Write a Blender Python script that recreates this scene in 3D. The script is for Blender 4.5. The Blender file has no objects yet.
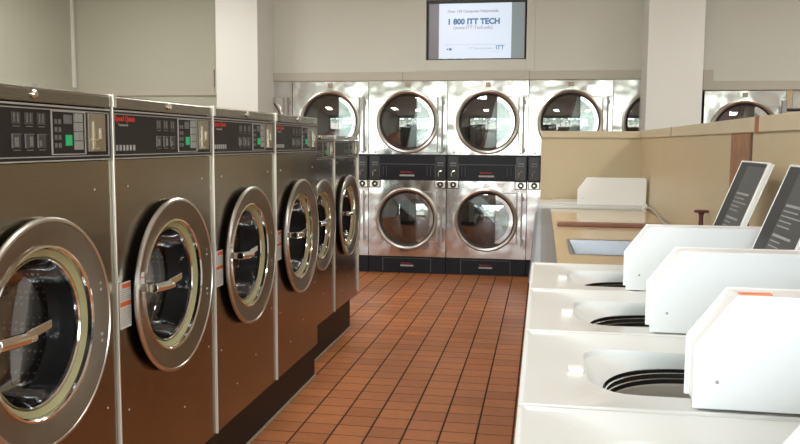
import bpy, bmesh, math, random
from mathutils import Vector, Matrix
random.seed(7)
C = bpy.context.scene.collection
PI = math.pi

# ------------------------------------------------------------------ materials
def new_mat(name):
    m = bpy.data.materials.new(name); m.use_nodes = True
    nt = m.node_tree
    return m, nt, nt.nodes, nt.links, nt.nodes['Principled BSDF']

def mat(name, col, rough=.5, metal=0, var=.06, scale=8, bump=0, bscale=40, stretch=None,
        spec=.5, coat=0, rvar=0, emit=None, estr=0):
    """plain procedural paint/plastic/metal: noise varied colour + optional bump"""
    m, nt, N, L, b = new_mat(name)
    tc = N.new('ShaderNodeTexCoord'); mp = N.new('ShaderNodeMapping')
    L.new(tc.outputs['Object'], mp.inputs[0])
    if stretch: mp.inputs['Scale'].default_value = stretch
    n = N.new('ShaderNodeTexNoise'); n.inputs['Scale'].default_value = scale; n.inputs['Detail'].default_value = 5
    L.new(mp.outputs[0], n.inputs['Vector'])
    r = N.new('ShaderNodeMix'); r.data_type = 'RGBA'
    c = Vector(col)
    r.inputs[6].default_value = (*(c*(1-var)), 1); r.inputs[7].default_value = (*[min(1, x*(1+var)) for x in c], 1)
    L.new(n.outputs['Fac'], r.inputs[0]); L.new(r.outputs[2], b.inputs['Base Color'])
    b.inputs['Roughness'].default_value = rough; b.inputs['Metallic'].default_value = metal
    b.inputs['Specular IOR Level'].default_value = spec; b.inputs['Coat Weight'].default_value = coat
    b.inputs['Coat Roughness'].default_value = .1
    if rvar:
        mr = N.new('ShaderNodeMapRange'); mr.inputs[3].default_value = max(0, rough-rvar); mr.inputs[4].default_value = rough+rvar
        L.new(n.outputs['Fac'], mr.inputs[0]); L.new(mr.outputs[0], b.inputs['Roughness'])
    if bump:
        n2 = N.new('ShaderNodeTexNoise'); n2.inputs['Scale'].default_value = bscale; n2.inputs['Detail'].default_value = 4
        L.new(mp.outputs[0], n2.inputs['Vector'])
        bp = N.new('ShaderNodeBump'); bp.inputs['Strength'].default_value = bump; bp.inputs['Distance'].default_value = .01
        L.new(n2.outputs['Fac'], bp.inputs['Height']); L.new(bp.outputs[0], b.inputs['Normal'])
    if emit:
        b.inputs['Emission Color'].default_value = (*emit, 1); b.inputs['Emission Strength'].default_value = estr
    return m

def steel(name, col, rough, wave=.0, wscale=3, brush=.0, stretch=(1, 1, 60), aniso=0):
    m, nt, N, L, b = new_mat(name)
    tc = N.new('ShaderNodeTexCoord'); mp = N.new('ShaderNodeMapping'); mp.inputs['Scale'].default_value = stretch
    L.new(tc.outputs['Object'], mp.inputs[0])
    nb = N.new('ShaderNodeTexNoise'); nb.inputs['Scale'].default_value = 12; nb.inputs['Detail'].default_value = 6
    L.new(mp.outputs[0], nb.inputs['Vector'])
    nw = N.new('ShaderNodeTexNoise'); nw.inputs['Scale'].default_value = wscale; nw.inputs['Detail'].default_value = 2
    L.new(tc.outputs['Object'], nw.inputs['Vector'])
    mx = N.new('ShaderNodeMix'); mx.data_type = 'RGBA'
    c = Vector(col); mx.inputs[6].default_value = (*(c*.88), 1); mx.inputs[7].default_value = (*(c*1.1), 1)
    L.new(nb.outputs['Fac'], mx.inputs[0]); L.new(mx.outputs[2], b.inputs['Base Color'])
    b.inputs['Metallic'].default_value = 1
    mr = N.new('ShaderNodeMapRange'); mr.inputs[3].default_value = rough*.8; mr.inputs[4].default_value = rough*1.25
    L.new(nw.outputs['Fac'], mr.inputs[0]); L.new(mr.outputs[0], b.inputs['Roughness'])
    b1 = N.new('ShaderNodeBump'); b1.inputs['Strength'].default_value = wave; b1.inputs['Distance'].default_value = .05
    L.new(nw.outputs['Fac'], b1.inputs['Height'])
    b2 = N.new('ShaderNodeBump'); b2.inputs['Strength'].default_value = brush; b2.inputs['Distance'].default_value = .001
    L.new(nb.outputs['Fac'], b2.inputs['Height']); L.new(b1.outputs[0], b2.inputs['Normal'])
    L.new(b2.outputs[0], b.inputs['Normal'])
    return m

def glass(name, tint=(.8, .85, .85), refl=1.0, ior=1.5):
    """thin pane: fresnel mix of clear and mirror"""
    m = bpy.data.materials.new(name); m.use_nodes = True
    nt = m.node_tree; N = nt.nodes; L = nt.links; N.clear()
    o = N.new('ShaderNodeOutputMaterial'); t = N.new('ShaderNodeBsdfTransparent'); g = N.new('ShaderNodeBsdfGlossy')
    fr = N.new('ShaderNodeFresnel'); fr.inputs[0].default_value = ior
    mu = N.new('ShaderNodeMath'); mu.operation = 'MULTIPLY'; mu.inputs[1].default_value = refl; mu.use_clamp = True
    tc = N.new('ShaderNodeTexCoord'); no = N.new('ShaderNodeTexNoise'); no.inputs['Scale'].default_value = 6
    L.new(tc.outputs['Object'], no.inputs['Vector'])
    mr = N.new('ShaderNodeMapRange'); mr.inputs[3].default_value = .01; mr.inputs[4].default_value = .03
    L.new(no.outputs['Fac'], mr.inputs[0]); L.new(mr.outputs[0], g.inputs['Roughness'])
    mx = N.new('ShaderNodeMixShader'); t.inputs[0].default_value = (*tint, 1); g.inputs[0].default_value = (.95, .97, 1, 1)
    L.new(fr.outputs[0], mu.inputs[0]); L.new(mu.outputs[0], mx.inputs[0])
    L.new(t.outputs[0], mx.inputs[1]); L.new(g.outputs[0], mx.inputs[2]); L.new(mx.outputs[0], o.inputs[0])
    return m

def perforated(name, col, hole, scale):
    m, nt, N, L, b = new_mat(name)
    tc = N.new('ShaderNodeTexCoord'); v = N.new('ShaderNodeTexVoronoi'); v.inputs['Scale'].default_value = scale
    v.inputs['Randomness'].default_value = .15
    L.new(tc.outputs['Object'], v.inputs['Vector'])
    lt = N.new('ShaderNodeMath'); lt.operation = 'LESS_THAN'; lt.inputs[1].default_value = .28
    L.new(v.outputs['Distance'], lt.inputs[0])
    mx = N.new('ShaderNodeMix'); mx.data_type = 'RGBA'; mx.inputs[6].default_value = (*col, 1); mx.inputs[7].default_value = (*hole, 1)
    L.new(lt.outputs[0], mx.inputs[0]); L.new(mx.outputs[2], b.inputs['Base Color'])
    b.inputs['Metallic'].default_value = .8; b.inputs['Roughness'].default_value = .4
    return m

def tile_floor():
    m, nt, N, L, b = new_mat('quarry_tile_floor')
    tc = N.new('ShaderNodeTexCoord'); sp = N.new('ShaderNodeSeparateXYZ'); L.new(tc.outputs['Object'], sp.inputs[0])
    def M(op, a, v=None, c=None):
        n = N.new('ShaderNodeMath'); n.operation = op
        for i, x in enumerate((a, v, c)):
            if x is None: continue
            if isinstance(x, (int, float)): n.inputs[i].default_value = x
            else: L.new(x, n.inputs[i])
        return n.outputs[0]
    TX, TY = .1785, .1435
    ux = M('DIVIDE', M('ADD', sp.outputs[0], .116+TX*100), TX)
    uy = M('DIVIDE', M('ADD', sp.outputs[1], -3.99+TY*100), TY)
    fx = M('FRACT', ux); fy = M('FRACT', uy); ix = M('FLOOR', ux); iy = M('FLOOR', uy)
    dx = M('MULTIPLY', M('MINIMUM', fx, M('SUBTRACT', 1, fx)), TX)
    dy = M('MULTIPLY', M('MINIMUM', fy, M('SUBTRACT', 1, fy)), TY)
    def sm(v, a, c):
        r = N.new('ShaderNodeMapRange'); r.interpolation_type = 'SMOOTHSTEP'
        r.inputs[1].default_value = a; r.inputs[2].default_value = c; L.new(v, r.inputs[0]); return r.outputs[0]
    mask = M('MINIMUM', sm(dx, .0034, .0062), M('ADD', M('MULTIPLY', sm(dy, .0022, .0046), .92), .08))
    cb = N.new('ShaderNodeCombineXYZ'); L.new(ix, cb.inputs[0]); L.new(iy, cb.inputs[1])
    wn = N.new('ShaderNodeTexWhiteNoise'); wn.noise_dimensions = '3D'; L.new(cb.outputs[0], wn.inputs['Vector'])
    ramp = N.new('ShaderNodeValToRGB'); e = ramp.color_ramp.elements
    e[0].color = (.345, .118, .038, 1); e[1].color = (.45, .166, .055, 1)
    e.new(.5).color = (.40, .147, .054, 1)
    L.new(wn.outputs['Value'], ramp.inputs[0])
    ns = N.new('ShaderNodeTexNoise'); ns.inputs['Scale'].default_value = 22; ns.inputs['Detail'].default_value = 8
    L.new(tc.outputs['Object'], ns.inputs['Vector'])
    nl = N.new('ShaderNodeTexNoise'); nl.inputs['Scale'].default_value = 1.3; nl.inputs['Detail'].default_value = 3
    L.new(tc.outputs['Object'], nl.inputs['Vector'])
    v = M('ADD', M('MULTIPLY', ns.outputs['Fac'], .35), M('ADD', M('MULTIPLY', nl.outputs['Fac'], .7), .45))
    hs = N.new('ShaderNodeMix'); hs.data_type = 'RGBA'; hs.blend_type = 'MULTIPLY'; hs.inputs[0].default_value = 1
    L.new(ramp.outputs[0], hs.inputs[6])
    cv = N.new('ShaderNodeCombineColor'); [L.new(v, cv.inputs[i]) for i in range(3)]
    L.new(cv.outputs[0], hs.inputs[7])
    mx = N.new('ShaderNodeMix'); mx.data_type = 'RGBA'; mx.inputs[6].default_value = (.035, .015, .010, 1)
    L.new(mask, mx.inputs[0]); L.new(hs.outputs[2], mx.inputs[7]); L.new(mx.outputs[2], b.inputs['Base Color'])
    rr = N.new('ShaderNodeMapRange'); rr.inputs[3].default_value = .8; rr.inputs[4].default_value = .5
    L.new(mask, rr.inputs[0]); L.new(rr.outputs[0], b.inputs['Roughness'])
    b.inputs['Specular IOR Level'].default_value = .22
    bp = N.new('ShaderNodeBump'); bp.inputs['Strength'].default_value = .6; bp.inputs['Distance'].default_value = .003
    L.new(M('ADD', mask, M('MULTIPLY', ns.outputs['Fac'], .12)), bp.inputs['Height']); L.new(bp.outputs[0], b.inputs['Normal'])
    return m

M = {}
M['floor'] = tile_floor()
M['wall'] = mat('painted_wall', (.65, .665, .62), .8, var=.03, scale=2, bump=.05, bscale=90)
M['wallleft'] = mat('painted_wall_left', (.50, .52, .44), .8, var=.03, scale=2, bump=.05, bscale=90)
M['column'] = mat('painted_column', (.77, .785, .765), .75, var=.02, scale=3, bump=.04, bscale=80)
M['trim'] = mat('painted_trim', (.52, .50, .44), .6, var=.03, scale=5)
M['ceiling'] = mat('ceiling_paint', (.75, .74, .70), .9, var=.02)
M['tan'] = mat('tan_laminate', (.53, .43, .275), .38, var=.05, scale=3, spec=.4)
M['tancap'] = mat('tan_cap', (.57, .47, .315), .4, var=.06, scale=4, spec=.4)
M['counter'] = mat('tan_counter', (.60, .46, .27), .16, var=.04, scale=6, spec=.5)
M['seam'] = mat('dark_seam', (.12, .06, .035), .6)
M['redjoint'] = mat('redwood_joint', (.33, .12, .06), .5, var=.15)
M['speckle'] = mat('brown_speckled', (.30, .15, .08), .6, var=.6, scale=45, stretch=(1, 1, .35), bump=.4, bscale=60)
M['enamel'] = mat('white_enamel', (.84, .84, .80), .26, var=.015, scale=4, spec=.5, coat=.3)
M['enamelold'] = mat('white_enamel_top', (.77, .79, .77), .28, var=.02, scale=5, spec=.5, coat=.3)
M['case'] = mat('white_painted_steel', (.91, .92, .925), .35, var=.01, scale=5)
M['catch'] = mat('white_plastic', (.88, .88, .85), .4)
M['steelbrown'] = steel('brushed_stainless_brown', (.30, .268, .222), .2, wave=.08, wscale=2.2, brush=.25, stretch=(1, 1, 45))
M['steelbezel'] = steel('bezel_stainless', (.31, .28, .235), .32, wave=.02, brush=.1, stretch=(1, 1, 1))
M['steelmirror'] = steel('polished_stainless', (.72, .725, .73), .16, wave=.5, wscale=2.4, brush=.1, stretch=(40, 1, 1))
M['steeltrim'] = steel('bright_trim', (.80, .77, .70), .22, brush=.1)
M['chrome'] = steel('chrome', (.82, .80, .76), .1)
M['steelsink'] = steel('sink_steel', (.40, .41, .43), .4, brush=.2, stretch=(1, 1, 1))
M['ring'] = steel('door_ring_steel', (.60, .59, .55), .3, brush=.1, stretch=(1, 1, 1))
M['stripwhite'] = mat('pale_strip', (.72, .69, .62), .3, metal=.6)
M['black'] = mat('black_panel', (.018, .017, .018), .28, var=.2, spec=.5)
M['panel'] = mat('charcoal_panel', (.020, .017, .016), .45, var=.1, spec=.25)
M['kick'] = mat('black_kick', (.010, .008, .007), .5, var=.2, spec=.3)
M['bluepanel'] = mat('blue_black_panel', (.012, .012, .018), .4, var=.15, spec=.25)
M['rubber'] = mat('black_rubber', (.02, .02, .02), .6)
M['gasket'] = mat('olive_gasket', (.33, .31, .16), .45, var=.15, scale=14)
M['glassdark'] = glass('washer_glass', (.75, .75, .75), .3, 1.35)
M['glassdry'] = glass('dryer_glass', (.72, .78, .79), 3.6, 1.6)
M['pane'] = glass('window_glass', (.95, .97, .97), 1)
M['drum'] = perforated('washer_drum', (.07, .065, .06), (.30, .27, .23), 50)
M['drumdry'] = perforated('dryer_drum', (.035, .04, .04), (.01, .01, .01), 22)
M['baffle'] = perforated('drum_baffle', (.50, .56, .57), (.05, .05, .05), 20)
M['red'] = mat('red_print', (.62, .03, .02), .45, emit=None)
M['grey'] = mat('grey_print', (.38, .37, .35), .5)
M['greydim'] = mat('dim_grey_print', (.15, .145, .14), .5)
M['white'] = mat('white_print', (.8, .8, .78), .5)
M['green'] = mat('green_light', (.02, .35, .12), .4, emit=(.02, .5, .18), estr=.12)
M['plate'] = mat('pictogram_plate', (.06, .057, .053), .5)
M['pict'] = mat('pictogram_grey', (.20, .195, .185), .5)
M['key'] = mat('grey_keys', (.30, .31, .29), .4, var=.1, scale=40)
M['coinplate'] = mat('coin_plate', (.30, .26, .19), .35, metal=.5, var=.1)
M['labelwhite'] = mat('label_paper', (.62, .60, .56), .6, var=.08, scale=60)
M['labelred'] = mat('label_orange', (.62, .12, .04), .5)
M['basket'] = mat('basket_enamel', (.55, .52, .45), .4, var=.1)
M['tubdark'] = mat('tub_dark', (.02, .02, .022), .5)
M['lidinner'] = mat('lid_black', (.006, .006, .008), .5, var=.3)
M['lidgrey'] = mat('lid_grey', (.035, .037, .037), .4, var=.35, scale=9)
M['lidtext'] = mat('lid_text', (.32, .33, .33), .5)
M['wood'] = mat('brown_wood', (.27, .11, .07), .4, var=.25, scale=12, stretch=(1, 8, 8))
M['maroon'] = mat('maroon_plastic', (.09, .022, .02), .35)
M['hose'] = mat('grey_hose', (.42, .40, .36), .4, metal=.4)
M['orange'] = mat('orange_sticker', (.80, .22, .09), .5, var=.2, scale=60)
M['alu'] = mat('window_aluminium', (.25, .25, .25), .4, metal=.8)
M['grime'] = mat('pale_caulk', (.34, .27, .20), .8, var=.3, scale=20)
M['tvcase'] = mat('tv_plastic', (.015, .015, .018), .4)
M['diffuser'] = mat('lamp_diffuser', (.9, .9, .88), .5, emit=(1, .97, .9), estr=2.0)
M['scrl'] = mat('screen_grey_left', (.05, .05, .055), .3, emit=(.11, .105, .11), estr=.7)
M['scrr'] = mat('screen_grey_right', (.05, .05, .055), .3, emit=(.14, .165, .165), estr=.8)
M['scrw'] = mat('screen_white', (.1, .1, .1), .3, emit=(.62, .70, .82), estr=.62)
M['scrblue'] = mat('screen_blue', (.02, .05, .1), .4, emit=(.04, .15, .30), estr=.55)
M['scrgrey'] = mat('screen_text_grey', (.1, .1, .1), .4, emit=(.20, .25, .32), estr=.55)
M['scrline'] = mat('screen_line', (.1, .1, .1), .4, emit=(.42, .48, .54), estr=.6)
M['scrpink'] = mat('screen_strip', (.1, .05, .05), .4, emit=(.32, .2, .2), estr=1)

# ------------------------------------------------------------------ mesh helpers
def obj(name, me, m=None, parent=None, loc=None, bev=0, smooth=False):
    if isinstance(me, bmesh.types.BMesh):
        d = bpy.data.meshes.new(name); bmesh.ops.recalc_face_normals(me, faces=me.faces); me.to_mesh(d); me.free(); me = d
    o = bpy.data.objects.new(name, me); C.objects.link(o)
    if m is not None:
        me.materials.clear(); me.materials.append(m)
    if parent is not None: o.parent = parent
    if loc is not None: o.location = loc
    if smooth:
        for p in me.polygons: p.use_smooth = True
        o.modifiers.new('split', 'EDGE_SPLIT').split_angle = math.radians(28)
    if bev:
        b = o.modifiers.new('bevel', 'BEVEL'); b.width = bev; b.segments = 2; b.limit_method = 'ANGLE'
        b.harden_normals = False
    return o

def BM(): return bmesh.new()

def box(bm, x0, x1, y0, y1, z0, z1):
    v = [bm.verts.new((x, y, z)) for x in (x0, x1) for y in (y0, y1) for z in (z0, z1)]
    for f in ((0, 1, 3, 2), (4, 6, 7, 5), (0, 4, 5, 1), (2, 3, 7, 6), (0, 2, 6, 4), (1, 5, 7, 3)):
        bm.faces.new([v[i] for i in f])
    return bm

def bx(*a): return box(BM(), *a)

def prism(bm, pts, fn, a, b):
    """polygon pts (u,v) extruded between a and b; fn(u,v,w)->xyz"""
    A = [bm.verts.new(fn(u, v, a)) for u, v in pts]; B = [bm.verts.new(fn(u, v, b)) for u, v in pts]
    bm.faces.new(A); bm.faces.new(B[::-1])
    n = len(pts)
    for i in range(n): bm.faces.new((A[i], A[(i+1) % n], B[(i+1) % n], B[i]))
    return bm

def lathe(prof, fn, n=48, closed=False, bm=None):
    """prof list of (r,w); fn(cos*r, sin*r, w)->xyz"""
    bm = bm or BM(); rings = []
    for r, w in prof:
        if r < 1e-6: rings.append([bm.verts.new(fn(0, 0, w))])
        else: rings.append([bm.verts.new(fn(r*math.cos(2*PI*i/n), r*math.sin(2*PI*i/n), w)) for i in range(n)])
    prs = list(zip(rings, rings[1:])) + ([(rings[-1], rings[0])] if closed else [])
    for A, B in prs:
        for i in range(n):
            j = (i+1) % n
            if len(A) == 1 and len(B) == 1: break
            if len(A) == 1: bm.faces.new((A[0], B[i], B[j]))
            elif len(B) == 1: bm.faces.new((A[i], A[j], B[0]))
            else: bm.faces.new((A[i], A[j], B[j], B[i]))
    return bm

def plate_hole(bm, u0, u1, v0, v1, cu, cv, r, fn, t, n=48):
    """rect plate with round hole, front w=0 back w=t"""
    angs = [2*PI*i/n for i in range(n)] + [math.atan2(v-cv, u-cu) % (2*PI) for u in (u0, u1) for v in (v0, v1)]
    angs = sorted(set(round(a, 5) for a in angs))
    def outer(a):
        c, s = math.cos(a), math.sin(a); k = 1e9
        if c > 1e-7: k = min(k, (u1-cu)/c)
        if c < -1e-7: k = min(k, (u0-cu)/c)
        if s > 1e-7: k = min(k, (v1-cv)/s)
        if s < -1e-7: k = min(k, (v0-cv)/s)
        return cu+k*c, cv+k*s
    F = []
    for a in angs:
        o = outer(a); i = (cu+r*math.cos(a), cv+r*math.sin(a))
        F.append((bm.verts.new(fn(*o, 0)), bm.verts.new(fn(*i, 0)), bm.verts.new(fn(*o, t)), bm.verts.new(fn(*i, t))))
    m = len(F)
    for k in range(m):
        A, B = F[k], F[(k+1) % m]
        bm.faces.new((A[0], B[0], B[1], A[1])); bm.faces.new((A[2], A[3], B[3], B[2]))
        bm.faces.new((A[0], A[2], B[2], B[0])); bm.faces.new((A[1], B[1], B[3], A[3]))
    return bm

def tube(pts, r, n=10, bm=None):
    bm = bm or BM(); pts = [Vector(p) for p in pts]; rings = []
    for i, p in enumerate(pts):
        d = (pts[min(i+1, len(pts)-1)]-pts[max(i-1, 0)]).normalized()
        a = d.cross(Vector((0, 0, 1)) if abs(d.z) < .9 else Vector((1, 0, 0))).normalized(); b = d.cross(a)
        rings.append([bm.verts.new(p+r*(math.cos(2*PI*k/n)*a+math.sin(2*PI*k/n)*b)) for k in range(n)])
    for A, B in zip(rings, rings[1:]):
        for k in range(n): bm.faces.new((A[k], A[(k+1) % n], B[(k+1) % n], B[k]))
    bm.faces.new(rings[0]); bm.faces.new(rings[-1][::-1])
    return bm

def text_mesh(s, size, frame, at, bold=0, sx=1.0, align='LEFT'):
    """frame: 3x3 columns right, up, normal ; at: position of the text's left/centre base"""
    cu = bpy.data.curves.new('t', 'FONT'); cu.body = s; cu.size = size; cu.extrude = .0004; cu.offset = bold
    cu.align_x = align; cu.resolution_u = 2
    o = bpy.data.objects.new('t', cu); C.objects.link(o)
    bpy.context.view_layer.update()
    me = bpy.data.meshes.new_from_object(o.evaluated_get(bpy.context.evaluated_depsgraph_get()))
    bpy.data.objects.remove(o)
    R = Matrix((frame[0], frame[1], frame[2])).transposed().to_4x4()
    me.transform(Matrix.Translation(at) @ R @ Matrix.Diagonal((sx, 1, 1, 1)))
    return me
FX = (Vector((0, 1, 0)), Vector((0, 0, 1)), Vector((1, 0, 0)))      # facing +X
FY = (Vector((1, 0, 0)), Vector((0, 0, 1)), Vector((0, -1, 0)))     # facing -Y

def thing(name, label, cat, loc=(0, 0, 0), group=None):
    o = bpy.data.objects.new(name, None); C.objects.link(o); o.location = loc; o.empty_display_size = .1
    return tag(o, label, cat, group)
def tag(o, label, cat, group=None):
    o['label'] = label; o['category'] = cat
    if group: o['group'] = group
    return o
def struct(name, bm, m, parent=None, **k):
    o = obj(name, bm, m, parent, **k)
    if parent is None: o['kind'] = 'structure'
    return o
def copy_tree(o, parent=None):
    c = o.copy(); C.objects.link(c)
    if parent is not None: c.parent = parent
    for ch in list(o.children): copy_tree(ch, c)
    return c
def drop(o, names):
    for ch in list(o.children):
        if ch.name.split('.')[0] in names: 
            for g in list(ch.children): bpy.data.objects.remove(g)
            bpy.data.objects.remove(ch)

# ------------------------------------------------------------------ setting
XL, XR, YB, YF, H = -5.42, 4.6, 8.93, -2.6, 3.35
struct('floor', bx(XL-.1, XR+.1, YF-.2, YB+1.3, -.12, 0), M['floor'])
struct('ceiling', bx(XL-.1, XR+.1, YF-.2, YB+1.3, H, H+.12), M['ceiling'])
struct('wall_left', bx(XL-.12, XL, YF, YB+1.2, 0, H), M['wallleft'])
struct('wall_right', bx(XR, XR+.12, YF, YB+1.2, 0, H), M['wall'])
# bulkhead above the machines with the recess of the television
wb = BM(); T0, T1, TB, TT = -1.272, -.196, 2.335, 2.975
box(wb, -3.02, T0, YB, YB+.14, 2.115, H); box(wb, T1, 1.02, YB, YB+.14, 2.115, H)
box(wb, T0, T1, YB, YB+.14, 2.115, TB); box(wb, T0, T1, YB, YB+.14, TT, H)
box(wb, 1.5, XR, YB, YB+.14, 2.0, H)
box(wb, XL, XR, YB+1.0, YB+1.1, 0, H)
struct('wall_back', wb, M['wall'])
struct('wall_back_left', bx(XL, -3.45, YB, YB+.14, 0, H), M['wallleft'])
t = BM()
for a, b in ((-3.0, -1.523), (-1.519, -.155), (-.151, 1.0)): box(t, a, b, YB-.022, YB, 2.118, 2.212)
struct('trim_1', t, M['trim'], bev=.003)
t = bx(1.515, XR, YB-.022, YB, 2.0, 2.092); box(t, 1.60, 1.70, YB-.03, YB, 2.0, 2.205); struct('trim_2', t, M['trim'], bev=.003)
t = bx(XL, -3.46, YB-.022, YB, 1.965, 2.06); box(t, -3.79, -3.69, YB-.03, YB, 1.965, 2.255); struct('trim_3', t, M['trim'], bev=.003)
struct('trim_4', bx(XL, XL+.02, YF+1, YB-.02, 2.0, 2.06), M['wallleft'], bev=.003)
struct('trim_5', bx(XL, XL+.035, YB-.06, YB-.022, 2.06, H), M['column'], bev=.003)
# square moulding round the television recess
t = BM(); o0, o1, ob = -1.378, -.108, 2.222
box(t, o0, T0, YB-.008, YB, ob, H); box(t, T1, o1, YB-.008, YB, ob, H); box(t, T0, T1, YB-.008, YB, ob, TB)
struct('trim_6', t, M['wall'], bev=.003)
struct('column_left', bx(-3.455, -2.99, 8.4, YB+.1, 0, H), M['column'], bev=.004)
struct('column_right', bx(.985, 1.508, 8.4, YB+.1, 0, H), M['column'], bev=.004)

# tan half-height partition
PX, PY = .885, 7.78
p = struct('wall_partition', bx(PX, PX+.12, .6, PY+.12, 0, 1.5), M['tan'])
cap = obj('cap', bx(PX-.012, PX+.132, .6, PY, 1.5, 1.565), M['tancap'], p, bev=.003)
s_ = BM()
for y in (5.95, 2.4): box(s_, PX-.0135, PX+.1, y-.005, y+.005, 1.5, 1.5655)
box(s_, PX-.002, PX, 3.735, 3.765, .8, 1.5); obj('seam', s_, M['seam'], p)
obj('joint', bx(PX-.014, PX+.1335, 3.60, 3.66, 1.499, 1.5665), M['redjoint'], p)
obj('tile_strip', bx(PX-.006, PX, 3.765, 4.12, .8, 1.5), M['speckle'], p)
p = struct('wall_partition_end', bx(-.015, PX, PY, PY+.12, 0, 1.5), M['tan'])
obj('cap', bx(-.02, PX+.03, PY-.012, PY+.13, 1.5, 1.562), M['tancap'], p, bev=.003)

# shop front behind the camera: big windows in aluminium frames
wf = BM(); box(wf, XL, XR, YF-.12, YF, 0, .35); box(wf, XL, XR, YF-.12, YF, 2.85, H)
box(wf, XL, XL+.25, YF-.12, YF, .35, 2.85); box(wf, XR-.25, XR, YF-.12, YF, .35, 2.85)
struct('wall_front', wf, M['wall'])
nW = 5; x0 = XL+.25; ww = (XR-XL-.5)/nW
for i in range(nW):
    a = x0+i*ww; b = a+ww; f = BM()
    box(f, a, a+.05, YF-.1, YF-.02, .35, 2.85); box(f, b-.05, b, YF-.1, YF-.02, .35, 2.85)
    box(f, a+.05, b-.05, YF-.1, YF-.02, .35, .42); box(f, a+.05, b-.05, YF-.1, YF-.02, 2.78, 2.85)
    box(f, a+.05, b-.05, YF-.09, YF-.03, 2.15, 2.2)
    w = struct('window_%d' % (i+1), f, M['alu'])
    obj('pane', bx(a+.05, b-.05, YF-.065, YF-.059, .42, 2.78), M['pane'], w)

# ------------------------------------------------------------------ large front-loading washers (face +X)
def fX(u, v, w): return (w, u, v)         # u along Y, v up, w out of the front
def washer(W, Ht, pz0, pz1, kz, door_c, R, kick_in, strip, large=True, depth=.95):
    root = thing('front_load_washer', '', 'washer')
    h = W/2-.004
    b = BM()
    plate_hole(b, -h, h, kz, pz0-.006, 0, door_c, R*.74, lambda u, v, w: (w-.02, u, v), .02)
    box(b, -depth, -.02, -h, -h+.012, kz, Ht-.05); box(b, -depth, -.02, h-.012, h, kz, Ht-.05)
    box(b, -depth, -.02, -h, h, Ht-.05, Ht-.045); box(b, -depth, -depth+.01, -h, h, kz, Ht-.05)
    obj('cabinet', b, M['steelbrown'], root)
    # sloped top band
    tb = prism(BM(), [(-.30, Ht), (-.002, Ht), (.006, Ht-.006), (.006, pz1+.006), (-.30, pz1+.006)], lambda u, v, w: (u, w, v), -h, h)
    obj('top_band', tb, M['steelbrown'], root, bev=.002)
    obj('kick_plate', bx(-depth, -kick_in, -W/2, W/2, 0, kz), M['kick'], root)
    obj('caulk_line', bx(-kick_in, -kick_in+.012, -W/2, W/2, 0, .008), M['grime'], root)
    if strip:
        sp = bx(-.018, .010, -W/2, -W/2+.007, kz, Ht-.035); box(sp, -.05, .014, -W/2, -W/2+.020, pz1+.008, Ht+.003)
        obj('edge_strip', sp, M['stripwhite'], root, bev=.002)
    # control panel
    ph = pz1-pz0; cp = obj('control_panel', bx(-.25, .002, -h, h, pz0, pz1), M['panel'], root)
    fr = BM(); g = .012
    for (a, c, d, e) in ((-h+g, h-g, pz1-.012, pz1-.009), (-h+g, h-g, pz0+.009, pz0+.012), (-h+g, -h+g+.003, pz0+.01, pz1-.01), (h-g-.003, h-g, pz0+.01, pz1-.01)):
        box(fr, .002, .005, a, c, d, e)
    box(fr, .002, .007, -h, h, pz1-.003, pz1+.002); box(fr, .002, .007, -h, h, pz0-.003, pz0+.001)
    obj('panel_border', fr, M['grey'], cp)
    k = W/.805; q = lambda z: pz0+(z-1.395)*ph/.15      # layout taken on the large machine
    B2 = lambda bm, a, c, d, e, x=.006: box(bm, .002, x, a*k, c*k, q(d), q(e))
    if large:
        obj('logo', text_mesh('Speed Queen', .026, FX, (.003, -.378*k, q(1.513)), .0009, .92), M['red'], cp)
        obj('subtitle', text_mesh('Commercial', .013, FX, (.003, -.355*k, q(1.497)), 0, .95), M['grey'], cp)
        ic = BM()
        for i in range(6): B2(ic, -.374+i*.0225, -.366+i*.0225, 1.419, 1.437)
        obj('program_marks', ic, M['grey'], cp)
    dm = BM()
    for i in range(3):
        c = -.075+i*.055
        for lo_, hi_ in ((1.492, 1.523), (1.43, 1.466)):
            dial = BM(); B2(dial, c-.018, c+.018, lo_, hi_, .004); obj('pictogram_plate', dial, M['plate'], cp)
        B2(dm, c-.012, c+.012, 1.4855, 1.4875); B2(dm, c-.013, c+.013, 1.4235, 1.4255)
        B2(dm, c+(-.01, 0, -.012)[i], c+(.006, .012, -.004)[i], 1.434, (1.458, 1.46, 1.45)[i])
        B2(dm, c-.019, c-.0175, 1.43, 1.466); B2(dm, c-.019, c+.019, 1.4655, 1.467)
        B2(dm, c-.010, c-.007, 1.497, 1.52, .005); B2(dm, c+.005, c+.008, 1.497, 1.52, .005)
    obj('pictograms', dm, M['pict'], cp)
    df = BM(); B2(df, .08, .252, 1.41, 1.413); B2(df, .08, .252, 1.53, 1.533); B2(df, .08, .083, 1.41, 1.533); B2(df, .249, .252, 1.41, 1.533)
    dsp = obj('display', df, M['grey'], cp)
    ld = BM()
    for i in range(4):
        for j in range(2): B2(ld, .097+.019*j, .108+.019*j, 1.43+.022*i, 1.443+.022*i, .004)
    B2(ld, .142, .182, 1.497, 1.523, .004); obj('indicator', ld, M['greydim'], dsp)
    gb = BM(); B2(gb, .150, .177, 1.436, 1.466, .007); obj('start_button', gb, M['green'], dsp)
    kb = BM()
    for i in range(4):
        for j in range(2): B2(kb, .193+.021*j, .212+.021*j, 1.424+.0265*i, 1.4485+.0265*i, .008)
    obj('keypad', kb, M['key'], dsp)
    cn = BM(); B2(cn, .264, .360, 1.418, 1.531, .008); cn = obj('coin_plate', cn, M['coinplate'], cp, bev=.001)
    sl = BM(); B2(sl, .288, .294, 1.428, 1.508, .011); B2(sl, .326, .333, 1.455, 1.488, .011); B2(sl, .280, .31, 1.45, 1.456, .014); B2(sl, .283, .32, 1.423, 1.429, .012)
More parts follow.
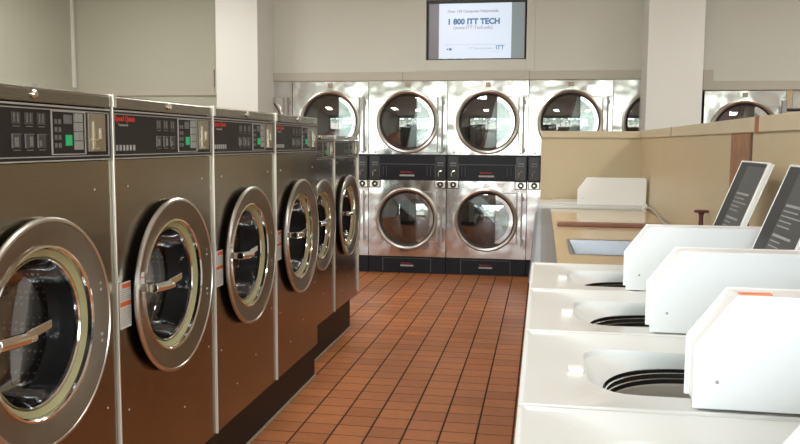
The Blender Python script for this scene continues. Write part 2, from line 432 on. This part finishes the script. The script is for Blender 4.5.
    obj('coin_slot', sl, M['chrome'], cn)
    lk = lathe([(0, .016), (.008, .016), (.012, .010), (.012, 0)], lambda a, c, w: (w, a, c+(Ht+pz1)/2+.004), 20)
    obj('lock', lk, M['chrome'], root, smooth=True)
    # door
    c = door_c; fn = lambda a, b_, w: (w, a, b_+c)
    d = obj('door', lathe([(R*.80, 0), (R*.985, .018), (R, .024), (R*.985, .032), (R*.955, .032), (R*.77, .016), (R*.735, .014)], fn, 72), M['steelbezel'], root, smooth=True)
    rim = lathe([(R*.985, .019), (R*1.003, .024), (R*1.003, .030), (R*.988, .036), (R*.968, .0365), (R*.962, .033)], fn, 72)
    obj('outer_rim', rim, M['ring'], d, smooth=True)
    obj('seal_gap_shade', lathe([(R*.84, 0), (R*.84, .004), (R*.97, .0175), (R*.975, .0165)], fn, 72), M['rubber'], d, smooth=True)  # black ring painted as the shadow gap behind the bezel, no rubber part
    rim = lathe([(R*.765, .015), (R*.757, .022), (R*.74, .023), (R*.728, .018), (R*.722, .0)], fn, 72)
    obj('inner_rim', rim, M['chrome'], d, smooth=True)
    obj('gasket', lathe([(R*.722, .006), (R*.69, .000), (R*.665, -.004), (R*.65, -.02)], fn, 60), M['gasket'], d, smooth=True)
    obj('glass', lathe([(R*.64, -.01), (R*.61, -.04), (R*.58, -.08), (R*.52, -.102), (R*.40, -.114), (0, -.122)], fn, 48), M['glassdark'], d, smooth=True)
    obj('glass_ring', lathe([(R*.652, -.008), (R*.644, -.003), (R*.634, -.008), (R*.632, -.02)], fn, 60), M['chrome'], d, smooth=True)
    hy = -.285*R/.319
    hn = tube([(.075, hy, c+.035), (.075, hy+.115, c+.028)], .017, 16)
    lathe([(.010, .0), (.010, .035)], lambda a, b_, w: (.075+a-.0, hy+.115+w, c+.022+b_), 12, bm=hn)
    box(hn, .014, .070, hy+.005, hy+.035, c+.02, c+.048)
    prism(hn, [(hy+.105, c+.012), (hy+.12, c+.042), (hy+.235, c+.052), (hy+.235, c+.030)], lambda u, v, w: (w, u, v), .062, .070)
    obj('handle', hn, M['chrome'], d, bev=.002)
    sc = BM()
    for dz in (-.085, -.065, .075, .095): lathe([(0, .006), (.005, .006), (.005, 0)], lambda a, b_, w: (w+.022, a+R*.86, b_+c+dz), 10, bm=sc)
    obj('screws', sc, M['grey'], d)
    # drum inside
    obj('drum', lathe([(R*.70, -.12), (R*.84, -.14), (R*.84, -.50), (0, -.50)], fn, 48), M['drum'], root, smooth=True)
    obj('tub_front', lathe([(R*.74, -.02), (R*.735, -.08), (R*.70, -.12)], fn, 48), M['rubber'], root, smooth=True)
    # warning labels left of the door
    if large:
        lb = obj('warning_label', bx(0, .002, -.375, -.302, .832, .985), M['labelwhite'], root)
        r_ = bx(.002, .003, -.360, -.305, .966, .981); box(r_, .002, .003, -.373, -.305, .906, .921); obj('warning_band', r_, M['labelred'], lb)
        tl = BM()
        for i in range(5): box(tl, .002, .003, -.368, -.31, .928+i*.0075, .931+i*.0075)
        for i in range(8): box(tl, .002, .003, -.370, -.308, .842+i*.0075, .845+i*.0075)
        obj('fine_print', tl, M['grey'], lb)
        sm = bx(.026, .028, -.285, -.255, c+.04, c+.085); sm = obj('small_label', sm, M['labelwhite'], d)
        obj('fine_print', bx(.028, .0285, -.282, -.258, c+.066, c+.07), M['labelred'], sm)
    rv = BM()
    for (yy, zz) in ((-.3, 1.30), (.3, 1.30), (.33, 1.0), (-.33, .55), (.1, .42), (.34, .6), (-.15, .35)):
        lathe([(0, .002), (.004, .001), (.004, 0)], lambda a, b_, w: (w, a+yy*k, b_+zz), 8, bm=rv)
    obj('rivets', rv, M['stripwhite'], root)
    return root

big = washer(.805, 1.592, 1.393, 1.545, .205, .922, .319, .02, True)
g = 'large front-load washers along the left side'
big_labels = ['large brown-steel front-load washer at the left edge, cut by the frame',
    'large brown-steel front-load washer second from the left edge, whole red logo in view',
    'large brown-steel front-load washer third from the left edge, before the left white column',
    'large brown-steel front-load washer last of the four tall ones, beside the two shorter washers']
bigs = []
for i in range(4):
    o = big if i == 0 else copy_tree(big)
    o.location = (-1.35, 2.0125+.805*i, 0); tag(o, big_labels[i], 'washer', g); bigs.append(o)
small = washer(.75, 1.492, 1.335, 1.458, .235, .90, .302, .015, True, large=False, depth=.85)
sm2 = copy_tree(small)
small.location = (-1.45, 5.248, 0); sm2.location = (-1.45, 6.0, 0)
g = 'shorter front-load washers at the far end of the left row'
tag(small, 'shorter front-load washer directly behind the last tall one, nearer of the short pair', 'washer', g)
tag(sm2, 'shorter front-load washer at the far end of the left row, next to the dryers', 'washer', g)
ok = [c for c in sm2.children if c.name.startswith('kick_plate')][0]; bpy.data.objects.remove(ok)
obj('kick_plate', bx(-.85, -.015, -.375, .18, 0, .235), M['kick'], sm2)
oc = [c for c in sm2.children if c.name.startswith('caulk_line')][0]; bpy.data.objects.remove(oc)
obj('caulk_line', bx(-.015, -.003, -.375, .18, 0, .008), M['grime'], sm2)
obj('end_strip', bx(-.3, .012, .372, .384, .26, 1.46), M['stripwhite'], sm2)
tag(obj('metal_bracket', (lambda b: (box(b, -.01, .03, -.014, .014, 0, .004), box(b, -.01, -.006, -.014, .014, .004, .018), b)[2])(BM()), M['grey'], loc=(-1.42, 2.14, 1.592)),
    'small bent metal bracket on top of the nearest washer', 'bracket')

# ------------------------------------------------------------------ stacked dryers (face -Y)
def fYz(c): return lambda a, b_, w: (a, -w, b_+c)
def dryer(W, zs, bulge=.03):
    """zs: base, lower door centre, lower cabinet top, panel bottom, panel top, upper centre, top, R"""
    zb, zl, zp0, zp1, zu, zt, R = zs
    root = thing('stacked_dryer', '', 'dryer'); h = W/2-.003
    fn = lambda u, v, w: (u, w-0, v)
    cab = BM()
    plate_hole(cab, -h, h, zb, zp0, 0, zl, R*.9, lambda u, v, w: (u, w, v), .02)
    plate_hole(cab, -h, h, zp1, zt, 0, zu, R*.9, lambda u, v, w: (u, w, v), .02)
    box(cab, -h, -h+.01, .02, .85, zb, zt); box(cab, h-.01, h, .02, .85, zb, zt); box(cab, -h, h, .02, .85, zt-.01, zt)
    obj('cabinet', cab, M['steelmirror'], root)
    bs = obj('base', bx(-h, h, -.004, .8, 0, zb-.003), M['bluepanel'], root)
    f = BM()
    for x in (-.27, .27): box(f, x-.002, x+.002, -.006, -.004, .02, zb-.02)
    box(f, -.27, .27, -.006, -.004, zb-.024, zb-.021); obj('groove', f, M['greydim'], bs)
    obj('badge', bx(-.07, .075, -.008, -.004, .075, .092), M['grey'], bs)
    obj('logo', text_mesh('Speed Queen', .022, FY, (-.065, -.0045, .105), 0), M['red'], bs)
    cp = obj('control_panel', bx(-h, h, -.006, .3, zp0, zp1-.003), M['bluepanel'], root)
    f = BM(); a, b_ = zp0+.03, zp1-.11
    for (x0_, x1_, z0_, z1_) in ((-.31, .31, b_, b_+.004), (-.31, -.307, a, b_), (.307, .31, a, b_), (-.27, -.268, a+.02, b_-.02), (-.235, -.233, a+.02, b_-.02), (.22, .222, a+.02, b_-.02), (.26, .262, a+.02, b_-.02)):
        box(f, x0_, x1_, -.009, -.006, z0_, z1_)
    obj('drawer_outline', f, M['greydim'], cp)
    obj('badge', bx(-.085, .08, -.011, -.006, zp0+.045, zp0+.063), M['grey'], cp)
    obj('logo', text_mesh('Speed Queen', .024, FY, (-.075, -.0065, zp0+.085), .0002), M['red'], cp)
    for s in (-1, 1):
        x = s*(h-.0675)
        cb = obj('coin_unit', bx(x-.055, x+.055, -.010, -.006, zp0+.01, zp1-.02), M['black'], cp, bev=.002)
        hd = BM(); box(hd, x-.03, x+.035, -.013, -.010, zp1-.10, zp1-.085); box(hd, x-.03, x+.0, -.013, -.010, zp1-.125, zp1-.112)
        box(hd, x+.008, x+.035, -.013, -.010, zp1-.125, zp1-.112)
        obj('coin_label', hd, M['greydim'], cb)
        sl = tube([(x-.018, -.02, zp0+.05), (x-.018, -.022, zp0+.085), (x-.005, -.022, zp0+.105), (x+.018, -.02, zp0+.108)], .006, 8)
        obj('coin_slide', sl, M['steeltrim'], cb)
        obj('lock_frame', bx(x-.062, x+.067, -.008, 0, zp0-.085, zp0), M['black'], root, bev=.002)
        pl = obj('lock_plate', bx(x-.055, x+.06, -.012, 0, zp0-.078, zp0-.004), M['steeltrim'], root, bev=.003)
        lk = lathe([(.013, .024), (.032, .024), (.034, .018), (.034, .012)], lambda a_, c_, w: (a_+x+.003, -w, c_+zp0-.041), 20)
        obj('lock', lk, M['black'], pl, smooth=True)
    for zc, nm in ((zl, 0), (zu, 1)):
        F = fYz(zc)
        pz0_, pz1_ = (zc-.29, zc+.30) if nm == 0 else (zc-.37, zc+.27)
        # door leaf: plate on the hinge side with the round ring
        dl = bx(.10, .335, -.010, 0, pz0_+.04, pz1_); d = obj('door', dl, M['steelmirror'], root, bev=.002)
        obj('leaf_edge', (lambda b: (box(b, .325, .337, -.013, 0, pz0_+.04, pz1_), box(b, .12, .337, -.012, 0, pz1_-.004, pz1_+.003), box(b, .12, .337, -.012, 0, pz0_+.037, pz0_+.043), b)[3])(BM()), M['grey'], d)
        obj('ring', lathe([(R, 0), (R, .022), (R*.985, .034), (R*.95, .038), (R*.90, .030), (R*.885, .012), (R*.885, -.01)], F, 72), M['ring'], d, smooth=True)
        obj('seal_gap_shade', lathe([(R*.886, .018), (R*.84, .008), (R*.80, .0)], F, 60), M['rubber'], d, smooth=True)  # rubber seal between steel ring and glass
        gl = []
        for i in range(9):
            t_ = i/8; gl.append((R*.82*(1-t_), .004+bulge*(1-(1-t_)**2)))
        obj('glass', lathe(gl, F, 60), M['glassdry'], d, smooth=True)
        hg = tube([(h-.0475, -.012, pz0_+.03), (h-.0475, -.012, pz1_-.0)], .007, 8)
        for z in (pz0_+.07, pz1_-.06): lathe([(.0, .022), (.011, .022), (.011, -.022), (0, -.022)], lambda a_, c_, w: (h-.0375+a_, -.016+c_, z+w), 10, bm=hg)
        box(hg, h-.06, h-.055, -.003, 0, pz0_, pz1_+.02)
        obj('hinge', hg, M['grey'], d)
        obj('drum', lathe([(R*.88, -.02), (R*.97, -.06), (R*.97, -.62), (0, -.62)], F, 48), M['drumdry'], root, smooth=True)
        bf = BM(); hw = .058                                  # raised perforated rib running across the drum
        prism(bf, [(-hw-.03, .36), (-hw, .27), (hw, .27), (hw+.03, .36)], lambda u, v, w: (u+.07, v, w), -R*.86, R*.86)
        bo = obj('baffle', bf, M['baffle'], root, loc=(0, 0, zc)); bo.rotation_euler = (0, (-.85, .22)[nm], 0)
    # bar across the drum back, seen through the door
    for x in (-.39, .33): obj('screw', lathe([(0, .012), (.009, .012), (.009, 0)], lambda a_, c_, w: (a_+x+.03, -w, c_+zp1+.022), 12), M['black'], root)
    obj('switch', bx(-.024, .028, -.010, 0, zt-.065, zt-.018), M['coinplate'], root, bev=.003)
    return root

dr = dryer(.871, (.187, .608, 1.032, 1.318, 1.670, 2.112, .345))
dl = ['stainless stacked dryer half hidden behind the left white column',
      'stainless stacked dryer whose upper door shows above the two shorter washers',
      'stainless stacked dryer at the left of the aisle end, just past the short washers',
      'stainless stacked dryer under the television, both doors clear, next to the tan partition',
      'stainless stacked dryer with only its upper door above the left end of the tan partition',
      'stainless stacked dryer whose round door is cut off by the right white column']
for i in range(6):
    o = dr if i == 0 else copy_tree(dr)
    o.location = (-3.2115+.8725*i, YB, 0)
    tag(o, dl[i], 'dryer', 'stacked dryers in the back wall')
d2 = dryer(.79, (.187, .60, .96, 1.24, 1.560, 1.992, .345), .02)
d2.location = (2.02, YB, 0); tag(d2, 'lower stacked dryer to the right of the right white column, seen over the partition', 'dryer', 'dryers in the bank right of the column')
d3 = copy_tree(d2); d3.location = (2.87, YB, 0); tag(d3, 'stacked dryer at the right edge of the photo behind the dark metal rack', 'dryer', 'dryers in the bank right of the column')
struct('trim_7', bx(2.416, 2.474, YB-.004, YB+.02, 0, 2.0), M['tancap'])

# ------------------------------------------------------------------ television
tv = thing('television', 'television set into the back wall showing a white advertisement with blue letters', 'television', ((T0+T1)/2, YB+.05, TB))
w = (T1-T0)/2; tz = TT-TB
cs = BM(); box(cs, -w+.01, w-.01, .03, .5, .004, tz-.004)
obj('casing', cs, M['tvcase'], tv)
fr = BM(); box(fr, -w+.012, w-.012, .0, .03, tz-.035, tz-.006); box(fr, -w+.012, w-.012, .0, .03, .005, .016)
box(fr, -w+.012, -w+.024, 0, .03, .016, tz-.035); box(fr, w-.024, w-.012, 0, .03, .016, tz-.035); obj('bezel', fr, M['tvcase'], tv)
xa, xb = -.405, .375
obj('screen_border', bx(-w+.024, xa, .012, .03, .016, tz-.035), M['scrl'], tv)
obj('screen_border', bx(xb, w-.024, .012, .03, .016, tz-.035), M['scrr'], tv)
sc = obj('screen', bx(xa, xb, .012, .03, .022, tz-.035), M['scrw'], tv)
def scr(n, s, size, x, z, m, b=0, sx=1): obj(n, text_mesh(s, size, FY, (x, .0115, z), b, sx), m, sc)
scr('headline', 'Over 130 Campuses Nationwide', .042, xa+.09, .508, M['scrgrey'], .0008, .98)
scr('phone_number', '1 800 ITT TECH', .083, xa+.09, .385, M['scrblue'], .004, 1.0)
scr('web_address', '(www.ITT-Tech.edu)', .050, xa+.155, .333, M['scrgrey'], .0006, 1.0)
obj('rule', bx(xa+.06, xb-.06, .0108, .0118, .165, .169), M['scrline'], sc)
scr('institute_name', 'ITT Technical Institute', .028, xa+.33, .118, M['scrgrey'], 0, 1)
scr('initials', 'ITT', .062, xb-.165, .112, M['scrblue'], .001, 1)
obj('emblem', (lambda b: (box(b, xa+.085, xa+.1, .0108, .0118, .112, .128), box(b, xa+.11, xa+.14, .0108, .0118, .108, .132), b)[2])(BM()), M['scrblue'], sc)
scr('fine_print', 'www.itt-tech.edu', .02, xb-.26, .083, M['scrline'])
st = BM()
for a, b_, m_ in ((-.36, -.31, 0), (-.25, -.21, 0), (-.16, -.12, 0)): box(st, a, b_, .0108, .0119, .017, .022)
obj('picture_edge', st, M['scrw'], tv)
obj('picture_edge', bx(0, .16, .0108, .0119, .017, .022), M['scrpink'], tv)

# ------------------------------------------------------------------ top-loading washers (front faces -X; local x from front)
ZT = .93
def top_loader(open_lid=True, P=.665):
    root = thing('top_load_washer', '', 'washer'); h = P/2-.003; D = .905
    c = BM(); box(c, 0.012, D-.01, -h+.004, h-.004, .09, ZT-.028); box(c, .05, D-.05, -h+.03, h-.03, 0, .09)
    if open_lid:   # cabinet as an open shell: front, back, sides
        c.free(); c = BM()
        box(c, .012, .03, -h+.004, h-.004, .09, ZT-.028); box(c, D-.03, D-.01, -h+.004, h-.004, .09, ZT-.028)
        box(c, .03, D-.03, -h+.004, -h+.016, .09, ZT-.028); box(c, .03, D-.03, h-.016, h-.004, .09, ZT-.028)
        box(c, .03, D-.03, -h+.016, h-.016, .09, .1); box(c, .05, D-.05, -h+.03, h-.03, 0, .09)
    obj('cabinet', c, M['enamel'], root, bev=.004)
    hole = [(.148, -.10), (.148, .10), (.154, .135), (.172, .160), (.205, .175), (.58, .175), (.615, .16), (.635, .13),
            (.635, -.16), (.62, -.19), (.59, -.205), (.235, -.208), (.205, -.198), (.172, -.158), (.155, -.125)]
    if open_lid:
        t_ = BM(); n = 64; cu, cv = .40, -.03; GX, GY = .405, -.025
        def hit(a):
            dx, dy = math.cos(a), math.sin(a); best = None
            for i in range(len(hole)):
                (x1, y1), (x2, y2) = hole[i], hole[(i+1) % len(hole)]
                ex, ey = x2-x1, y2-y1; den = dx*ey-dy*ex
                if abs(den) < 1e-9: continue
                s_ = ((x1-cu)*ey-(y1-cv)*ex)/den; u = ((x1-cu)*dy-(y1-cv)*dx)/den
                if s_ > 0 and -1e-6 <= u <= 1+1e-6: best = s_ if best is None else min(best, s_)
            return best
        u0, u1, v0, v1 = 0, D, -h, h
        angs = sorted(set([round(2*PI*i/n, 5) for i in range(n)]+[round(math.atan2(v-cv, u-cu) % (2*PI), 5) for u in (u0, u1) for v in (v0, v1)]))
        R_ = []
        for a in angs:
            cc, ss = math.cos(a), math.sin(a); k = 1e9
            if cc > 1e-7: k = min(k, (u1-cu)/cc)
            if cc < -1e-7: k = min(k, (u0-cu)/cc)
            if ss > 1e-7: k = min(k, (v1-cv)/ss)
            if ss < -1e-7: k = min(k, (v0-cv)/ss)
            hh = hit(a)
            def P3(s_, z): return t_.verts.new((cu+s_*cc, cv+s_*ss, z))
            def Q3(f_, z, hh):
                return t_.verts.new(((cu+hh*.985*cc)*(1-f_)+(GX+.216*cc)*f_, (cv+hh*.985*ss)*(1-f_)+(GY+.212*ss)*f_, z))
            R_.append([P3(k, ZT-.035), P3(k, ZT-.004), P3(max(k-.006, 0), ZT), P3(k-.016 if k-.016 > hh+.03 else hh+.03, ZT), P3((k-.024) if k-.024 > hh+.02 else hh+.02, ZT-.005), P3(hh+.008, ZT-.005), P3(hh, ZT-.008),
                       P3(hh*.985, ZT-.02), Q3(.6, ZT-.040, hh), Q3(1, ZT-.052, hh)])
        m_ = len(R_)
        for i in range(m_):
            A, B = R_[i], R_[(i+1) % m_]
            for j in range(len(A)-1): t_.faces.new((A[j], A[j+1], B[j+1], B[j]))
        tp = obj('top', t_, M['enamelold'], root); 
        for p_ in tp.data.polygons: p_.use_smooth = True
        tp.modifiers.new('e', 'EDGE_SPLIT').split_angle = math.radians(40)
        G = lambda a, b_, w: (GX+a, GY+b_, w+.014)
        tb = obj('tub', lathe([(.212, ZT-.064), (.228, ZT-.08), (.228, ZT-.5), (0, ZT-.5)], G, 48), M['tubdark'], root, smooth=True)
        obj('tub_ring', lathe([(.212, ZT-.075), (.209, ZT-.077), (.212, ZT-.079)], G, 48), M['steeltrim'], tb, smooth=True)
        obj('tub_ring', lathe([(.211, ZT-.089), (.208, ZT-.091), (.211, ZT-.093)], G, 48), M['steeltrim'], tb, smooth=True)
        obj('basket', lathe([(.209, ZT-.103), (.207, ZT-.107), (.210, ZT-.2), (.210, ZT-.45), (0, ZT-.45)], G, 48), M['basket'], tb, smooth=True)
        obj('catch', bx(.108, .142, -.062, -.028, ZT-.006, ZT+.004), M['catch'], root, bev=.003)
        # open lid: hinged at the rear, leaning towards the partition
        dx, dz = .356, .934; L_ = .468; hx, hz = .678, ZT+.016
        def Ld(s_, y, d_): return (hx+dx*s_-dz*d_, y, hz+dz*s_+dx*d_)     # d_>0 towards the aisle
        def slab(bm, s0, s1, y0, y1, d0, d1):
            v = [bm.verts.new(Ld(s_, y, d_)) for s_ in (s0, s1) for y in (y0, y1) for d_ in (d0, d1)]
            for f in ((0, 1, 3, 2), (4, 6, 7, 5), (0, 4, 5, 1), (2, 3, 7, 6), (0, 2, 6, 4), (1, 5, 7, 3)): bm.faces.new([v[i] for i in f])
            return bm
        y0, y1 = -.16, .262
        fr_ = BM(); slab(fr_, 0, L_, y0, y1, -.013, -.007)
        slab(fr_, 0, L_, y0, y0+.016, -.007, .008); slab(fr_, 0, L_, y1-.005, y1, -.010, .006); slab(fr_, L_-.008, L_, y0+.018, y1-.005, -.010, .008)
        ld = obj('lid', fr_, M['enamel'], root, bev=.005)
        sp_ = BM(); slab(sp_, .01, L_-.009, y0+.019, y1-.006, -.009, .004); obj('lid_lining', sp_, M['lidinner'], ld)
        sp_ = BM(); slab(sp_, .02, L_-.022, y0+.024, y0+.285, .004, .006); lg = obj('instruction_panel', sp_, M['lidgrey'], ld)
        tx = BM(); random.seed(3)
        for i in range(15):
            s_ = .10+.0165*i
            if i in (4, 9): continue
            wd = random.uniform(.10, .2)
            slab(tx, s_, s_+(.008 if i in (14, 8) else .004), y0+.27-wd, y0+.27, .006, .0068)
        obj('fine_print', tx, M['lidtext'], lg)
    else:
        t_ = BM(); box(t_, 0, D, -h, h, ZT-.03, ZT-.004)
        box(t_, 0, D, -h, -h+.02, ZT-.004, ZT); box(t_, 0, .02, -h+.02, h, ZT-.004, ZT)
        obj('top', t_, M['enamelold'], root, bev=.004)
        obj('lid', bx(.13, .64, -.18, .27, ZT-.004, ZT+.008), M['enamelold'], root, bev=.006)
    # coin meter case: side flanges over a slightly smaller core
    prof = [(.340, ZT), (.340, 1.056), (.416, 1.158), (D-.005, 1.158), (D-.005, ZT)]
    core = [(.350, ZT), (.350, 1.052), (.419, 1.1565), (D-.01, 1.1565), (D-.01, ZT)]
    ya, yb = -P/2+.037, -P/2+.137; f_ = lambda u, v, w: (u, w, v)
    mc = prism(BM(), core, f_, ya+.004, yb-.004); mc = obj('meter_case', mc, M['case'], root)
    for a, b_ in ((ya, ya+.005), (yb-.005, yb)): obj('side_panel', prism(BM(), prof, f_, a, b_), M['case'], mc, bev=.0015)
    obj('screw', lathe([(0, .003), (.0035, .002), (.0035, 0)], lambda a, b_, w: (.385+a, ya-w, .985+b_), 10), M['grey'], mc)
    return root
TX = -.038
tl = top_loader()
lbls = ['white top-load washer, the far one of the row, next to the tan counter and sink',
        'white top-load washer in the middle of the row, second from the tan counter, lid open',
        'white top-load washer third from the tan counter, orange sticker on its coin box',
        'white top-load washer at the bottom right, only its top seen, nearest the camera']
ys = (3.28, 2.615, 1.95, 1.285); tls = []
for i, y in enumerate(ys):
    o = tl if i == 0 else copy_tree(tl); o.location = (TX, y, 0); tls.append(o)
    tag(o, lbls[i], 'washer', 'open top-load washers in the right-hand row')
mc = [c for c in tls[2].children if c.name.startswith('meter_case')][0]
st = obj('sticker', bx(.425, .485, -.665/2+.055, -.665/2+.075, 1.1565, 1.159), M['orange'], mc); st['label'] = 'orange sticker on top of the coin box'
ta = top_loader(False, .66); ta.location = (TX, 7.42, 0)
tag(ta, 'white top-load washer with closed lid at the far end, beyond the sink', 'washer')

# ------------------------------------------------------------------ counter with sink between them
Y0, Y1, ZC = 3.625, 7.075, .895
SX0, SX1, SY0, SY1 = .155, .66, 4.17, 4.80
ct = thing('counter', 'glossy tan counter between the top-load washers, along the partition', 'counter', (.08, 3.625, 0))
def L(bm): bm.transform(Matrix.Translation((-.08, -3.625, 0))); return bm
b = BM(); zt0 = ZC-.035
box(b, .078, SX0, Y0, Y1, zt0, ZC); box(b, SX1, PX-.014, Y0, Y1, zt0, ZC); box(b, SX0, SX1, Y0, SY0, zt0, ZC); box(b, SX0, SX1, SY1, Y1, zt0, ZC)
obj('worktop', L(b), M['counter'], ct)
obj('cabinet', L((lambda b: (box(b, .11, .13, Y0, Y1, .08, zt0), box(b, .13, PX-.014, Y0, Y0+.02, .08, zt0), box(b, .13, PX-.014, Y1-.02, Y1, .08, zt0), box(b, .14, PX-.014, Y0, Y1, 0, .08), b)[4])(BM())), M['tan'], ct)
# rounded stainless nosing along the front edge
pr_ = [(.078, ZC+.001), (.078, zt0-.05), (-.03, zt0-.05), (-.052, ZC-.06), (-.046, ZC-.03), (-.028, ZC-.010), (0, ZC-.001), (.03, ZC+.001)]
nz = prism(BM(), pr_, lambda u, v, w: (u, w, v), Y0, Y1); obj('steel_nosing', L(nz), M['steelsink'], ct, bev=.004, smooth=False)
sk = BM(); dp = .17
def loop(x0, x1, y0, y1, z): return [sk.verts.new(p) for p in ((x0, y0, z), (x1, y0, z), (x1, y1, z), (x0, y1, z))]
ls = [loop(SX0-.012, SX1+.012, SY0-.012, SY1+.012, ZC+.001), loop(SX0-.012, SX1+.012, SY0-.012, SY1+.012, ZC+.004), loop(SX0+.004, SX1-.004, SY0+.004, SY1-.004, ZC+.003), loop(SX0+.085, SX1-.03, SY0+.03, SY1-.03, ZC-dp)]
for A, B in zip(ls, ls[1:]):
    for i in range(4): sk.faces.new((A[i], A[(i+1) % 4], B[(i+1) % 4], B[i]))
sk.faces.new(ls[-1])
tag(obj('sink', sk, M['steelsink'], bev=.004), 'rectangular stainless sink let into the tan counter', 'sink')
wd = obj('wooden_board', bx(.105, .80, 5.57, 5.70, ZC+.0012, ZC+.022), M['wood'], bev=.006)
tag(wd, 'long reddish-brown board lying across the tan counter behind the sink', 'board')
kn = lathe([(0, .0), (.026, .0), (.026, .02), (.014, .05), (.011, .09), (.012, .115), (.020, .128), (.030, .132), (.030, .142), (0, .144)], lambda a, b_, w: (a, b_, w), 20)
box(kn, -.037, .037, -.008, .008, .128, .141)
tag(obj('soap_pump', kn, M['maroon'], loc=(.846, 4.6, ZC+.06), smooth=False, bev=.002), 'dark maroon valve handle against the partition, behind the farthest open washer', 'handle')
obj('pedestal', bx(-.03, .03, -.03, .03, -.06, 0), M['maroon'], [o for o in C.objects if o.name == 'soap_pump'][0])
bpy.data.objects['soap_pump'].name = 'valve_handle'
pts = []
for i in range(13):
    s_ = i/12; pts.append((.845-.02*s_, 7.0-1.45*s_, .915+.0+.05*math.sin(PI*min(1, s_*1.3))*(1-s_)-.005*s_))
hs = obj('drain_hose', tube(pts, .009, 8), M['hose'])
obj('hose_clip', bx(.825, .86, 7.0, 7.04, .897, .95), M['catch'], hs)
tag(hs, 'thin grey hose curving from the far white washer onto the counter', 'hose')

# ------------------------------------------------------------------ rack behind the partition
rk = thing('metal_rack', 'dark metal hanging rack behind the partition at the right edge', 'rack', (1.88, 7.0, 0))
obj('post', bx(-.018, .018, -.018, .018, .06, 1.80), M['alu'], rk, bev=.003); obj('post', bx(1.1, 1.136, -.018, .018, .06, 1.80), M['alu'], rk, bev=.003)
obj('hanging_bar', tube([(.018, 0, 1.725), (1.1, 0, 1.725)], .014, 12), M['black'], rk)
obj('foot', bx(-.03, .03, -.3, .3, 0, .06), M['alu'], rk); obj('foot', bx(1.09, 1.15, -.3, .3, 0, .06), M['alu'], rk)

# ------------------------------------------------------------------ ceiling lamps (above the frame)
for i, (x, y) in enumerate(((-1.2, 2.4), (-1.2, 6.4), (2.6, 2.4), (2.6, 6.4), (-3.9, 3.4), (-3.9, 6.8))):
    lf = thing('ceiling_light', 'flat fluorescent ceiling fixture above the room', 'ceiling light', (x, y, H-.06), 'ceiling lights')
    obj('housing', bx(-.33, .33, -.65, .65, .005, .06), M['column'], lf)
    obj('diffuser', bx(-.29, .29, -.61, .61, 0, .005), M['diffuser'], lf)
    ld = bpy.data.lights.new('tube', 'AREA'); ld.shape = 'RECTANGLE'; ld.size = .58; ld.size_y = 1.2; ld.energy = 22
    ld.color = (1, .98, .92)
    lo = bpy.data.objects.new('lamp', ld); C.objects.link(lo); lo.parent = lf; lo.location = (0, 0, -.004)

# ------------------------------------------------------------------ daylight
W_ = bpy.data.worlds.new('daylight'); bpy.context.scene.world = W_; W_.use_nodes = True
N = W_.node_tree.nodes; Lk = W_.node_tree.links; bg = N['Background']
tc = N.new('ShaderNodeTexCoord'); sp = N.new('ShaderNodeSeparateXYZ'); Lk.new(tc.outputs['Generated'], sp.inputs[0])
no = N.new('ShaderNodeTexNoise'); no.inputs['Scale'].default_value = 11; no.inputs['Detail'].default_value = 8; no.inputs['Roughness'].default_value = .65
Lk.new(tc.outputs['Generated'], no.inputs['Vector'])
ad = N.new('ShaderNodeMath'); ad.operation = 'MULTIPLY_ADD'; ad.inputs[1].default_value = .45; ad.inputs[2].default_value = -.22; Lk.new(no.outputs['Fac'], ad.inputs[0])
s2 = N.new('ShaderNodeMath'); s2.operation = 'ADD'; Lk.new(sp.outputs[2], s2.inputs[0]); Lk.new(ad.outputs[0], s2.inputs[1])
cr = N.new('ShaderNodeValToRGB'); Lk.new(s2.outputs[0], cr.inputs[0]); e = cr.color_ramp.elements
e[0].position = 0; e[0].color = (.30, .28, .25, 1); e[1].position = 1; e[1].color = (.75, .87, 1, 1)
for p_, c_ in ((.015, (.40, .38, .35)), (.03, (.12, .14, .10)), (.085, (.16, .20, .15)), (.105, (.80, .90, .95)), (.4, (.9, .96, 1))):
    x = e.new(p_); x.color = (*c_, 1)
Lk.new(cr.outputs[0], bg.inputs[0]); bg.inputs[1].default_value = 9.2
ar = bpy.data.lights.new('portal', 'AREA'); ar.shape = 'RECTANGLE'; ar.size = XR-XL-.5; ar.size_y = 2.4; ar.cycles.is_portal = True
ao = bpy.data.objects.new('window_portal', ar); C.objects.link(ao); ao.location = ((XL+XR)/2, YF-.13, 1.6); ao.rotation_euler = (PI/2, 0, 0)

# ------------------------------------------------------------------ camera
cam = bpy.data.cameras.new('camera'); co = bpy.data.objects.new('camera', cam); C.objects.link(co)
cam.sensor_width = 36; cam.lens = 36*820/800; cam.clip_start = .02
Fv = Vector((143, 79, -820)).normalized(); ev = Vector((1, -.006, 0)); Uv = ev.cross(Fv).normalized()
if Uv.y < 0: Uv = -Uv
Rv = Fv.cross(Uv)
co.matrix_world = Matrix((Rv, Fv, Uv)).to_4x4()
co.location = (0, 0, 1.45)
bpy.context.scene.camera = co
vs = bpy.context.scene.view_settings
vs.view_transform = 'Standard'; vs.look = 'None'; vs.exposure = 0.75; vs.gamma = 1
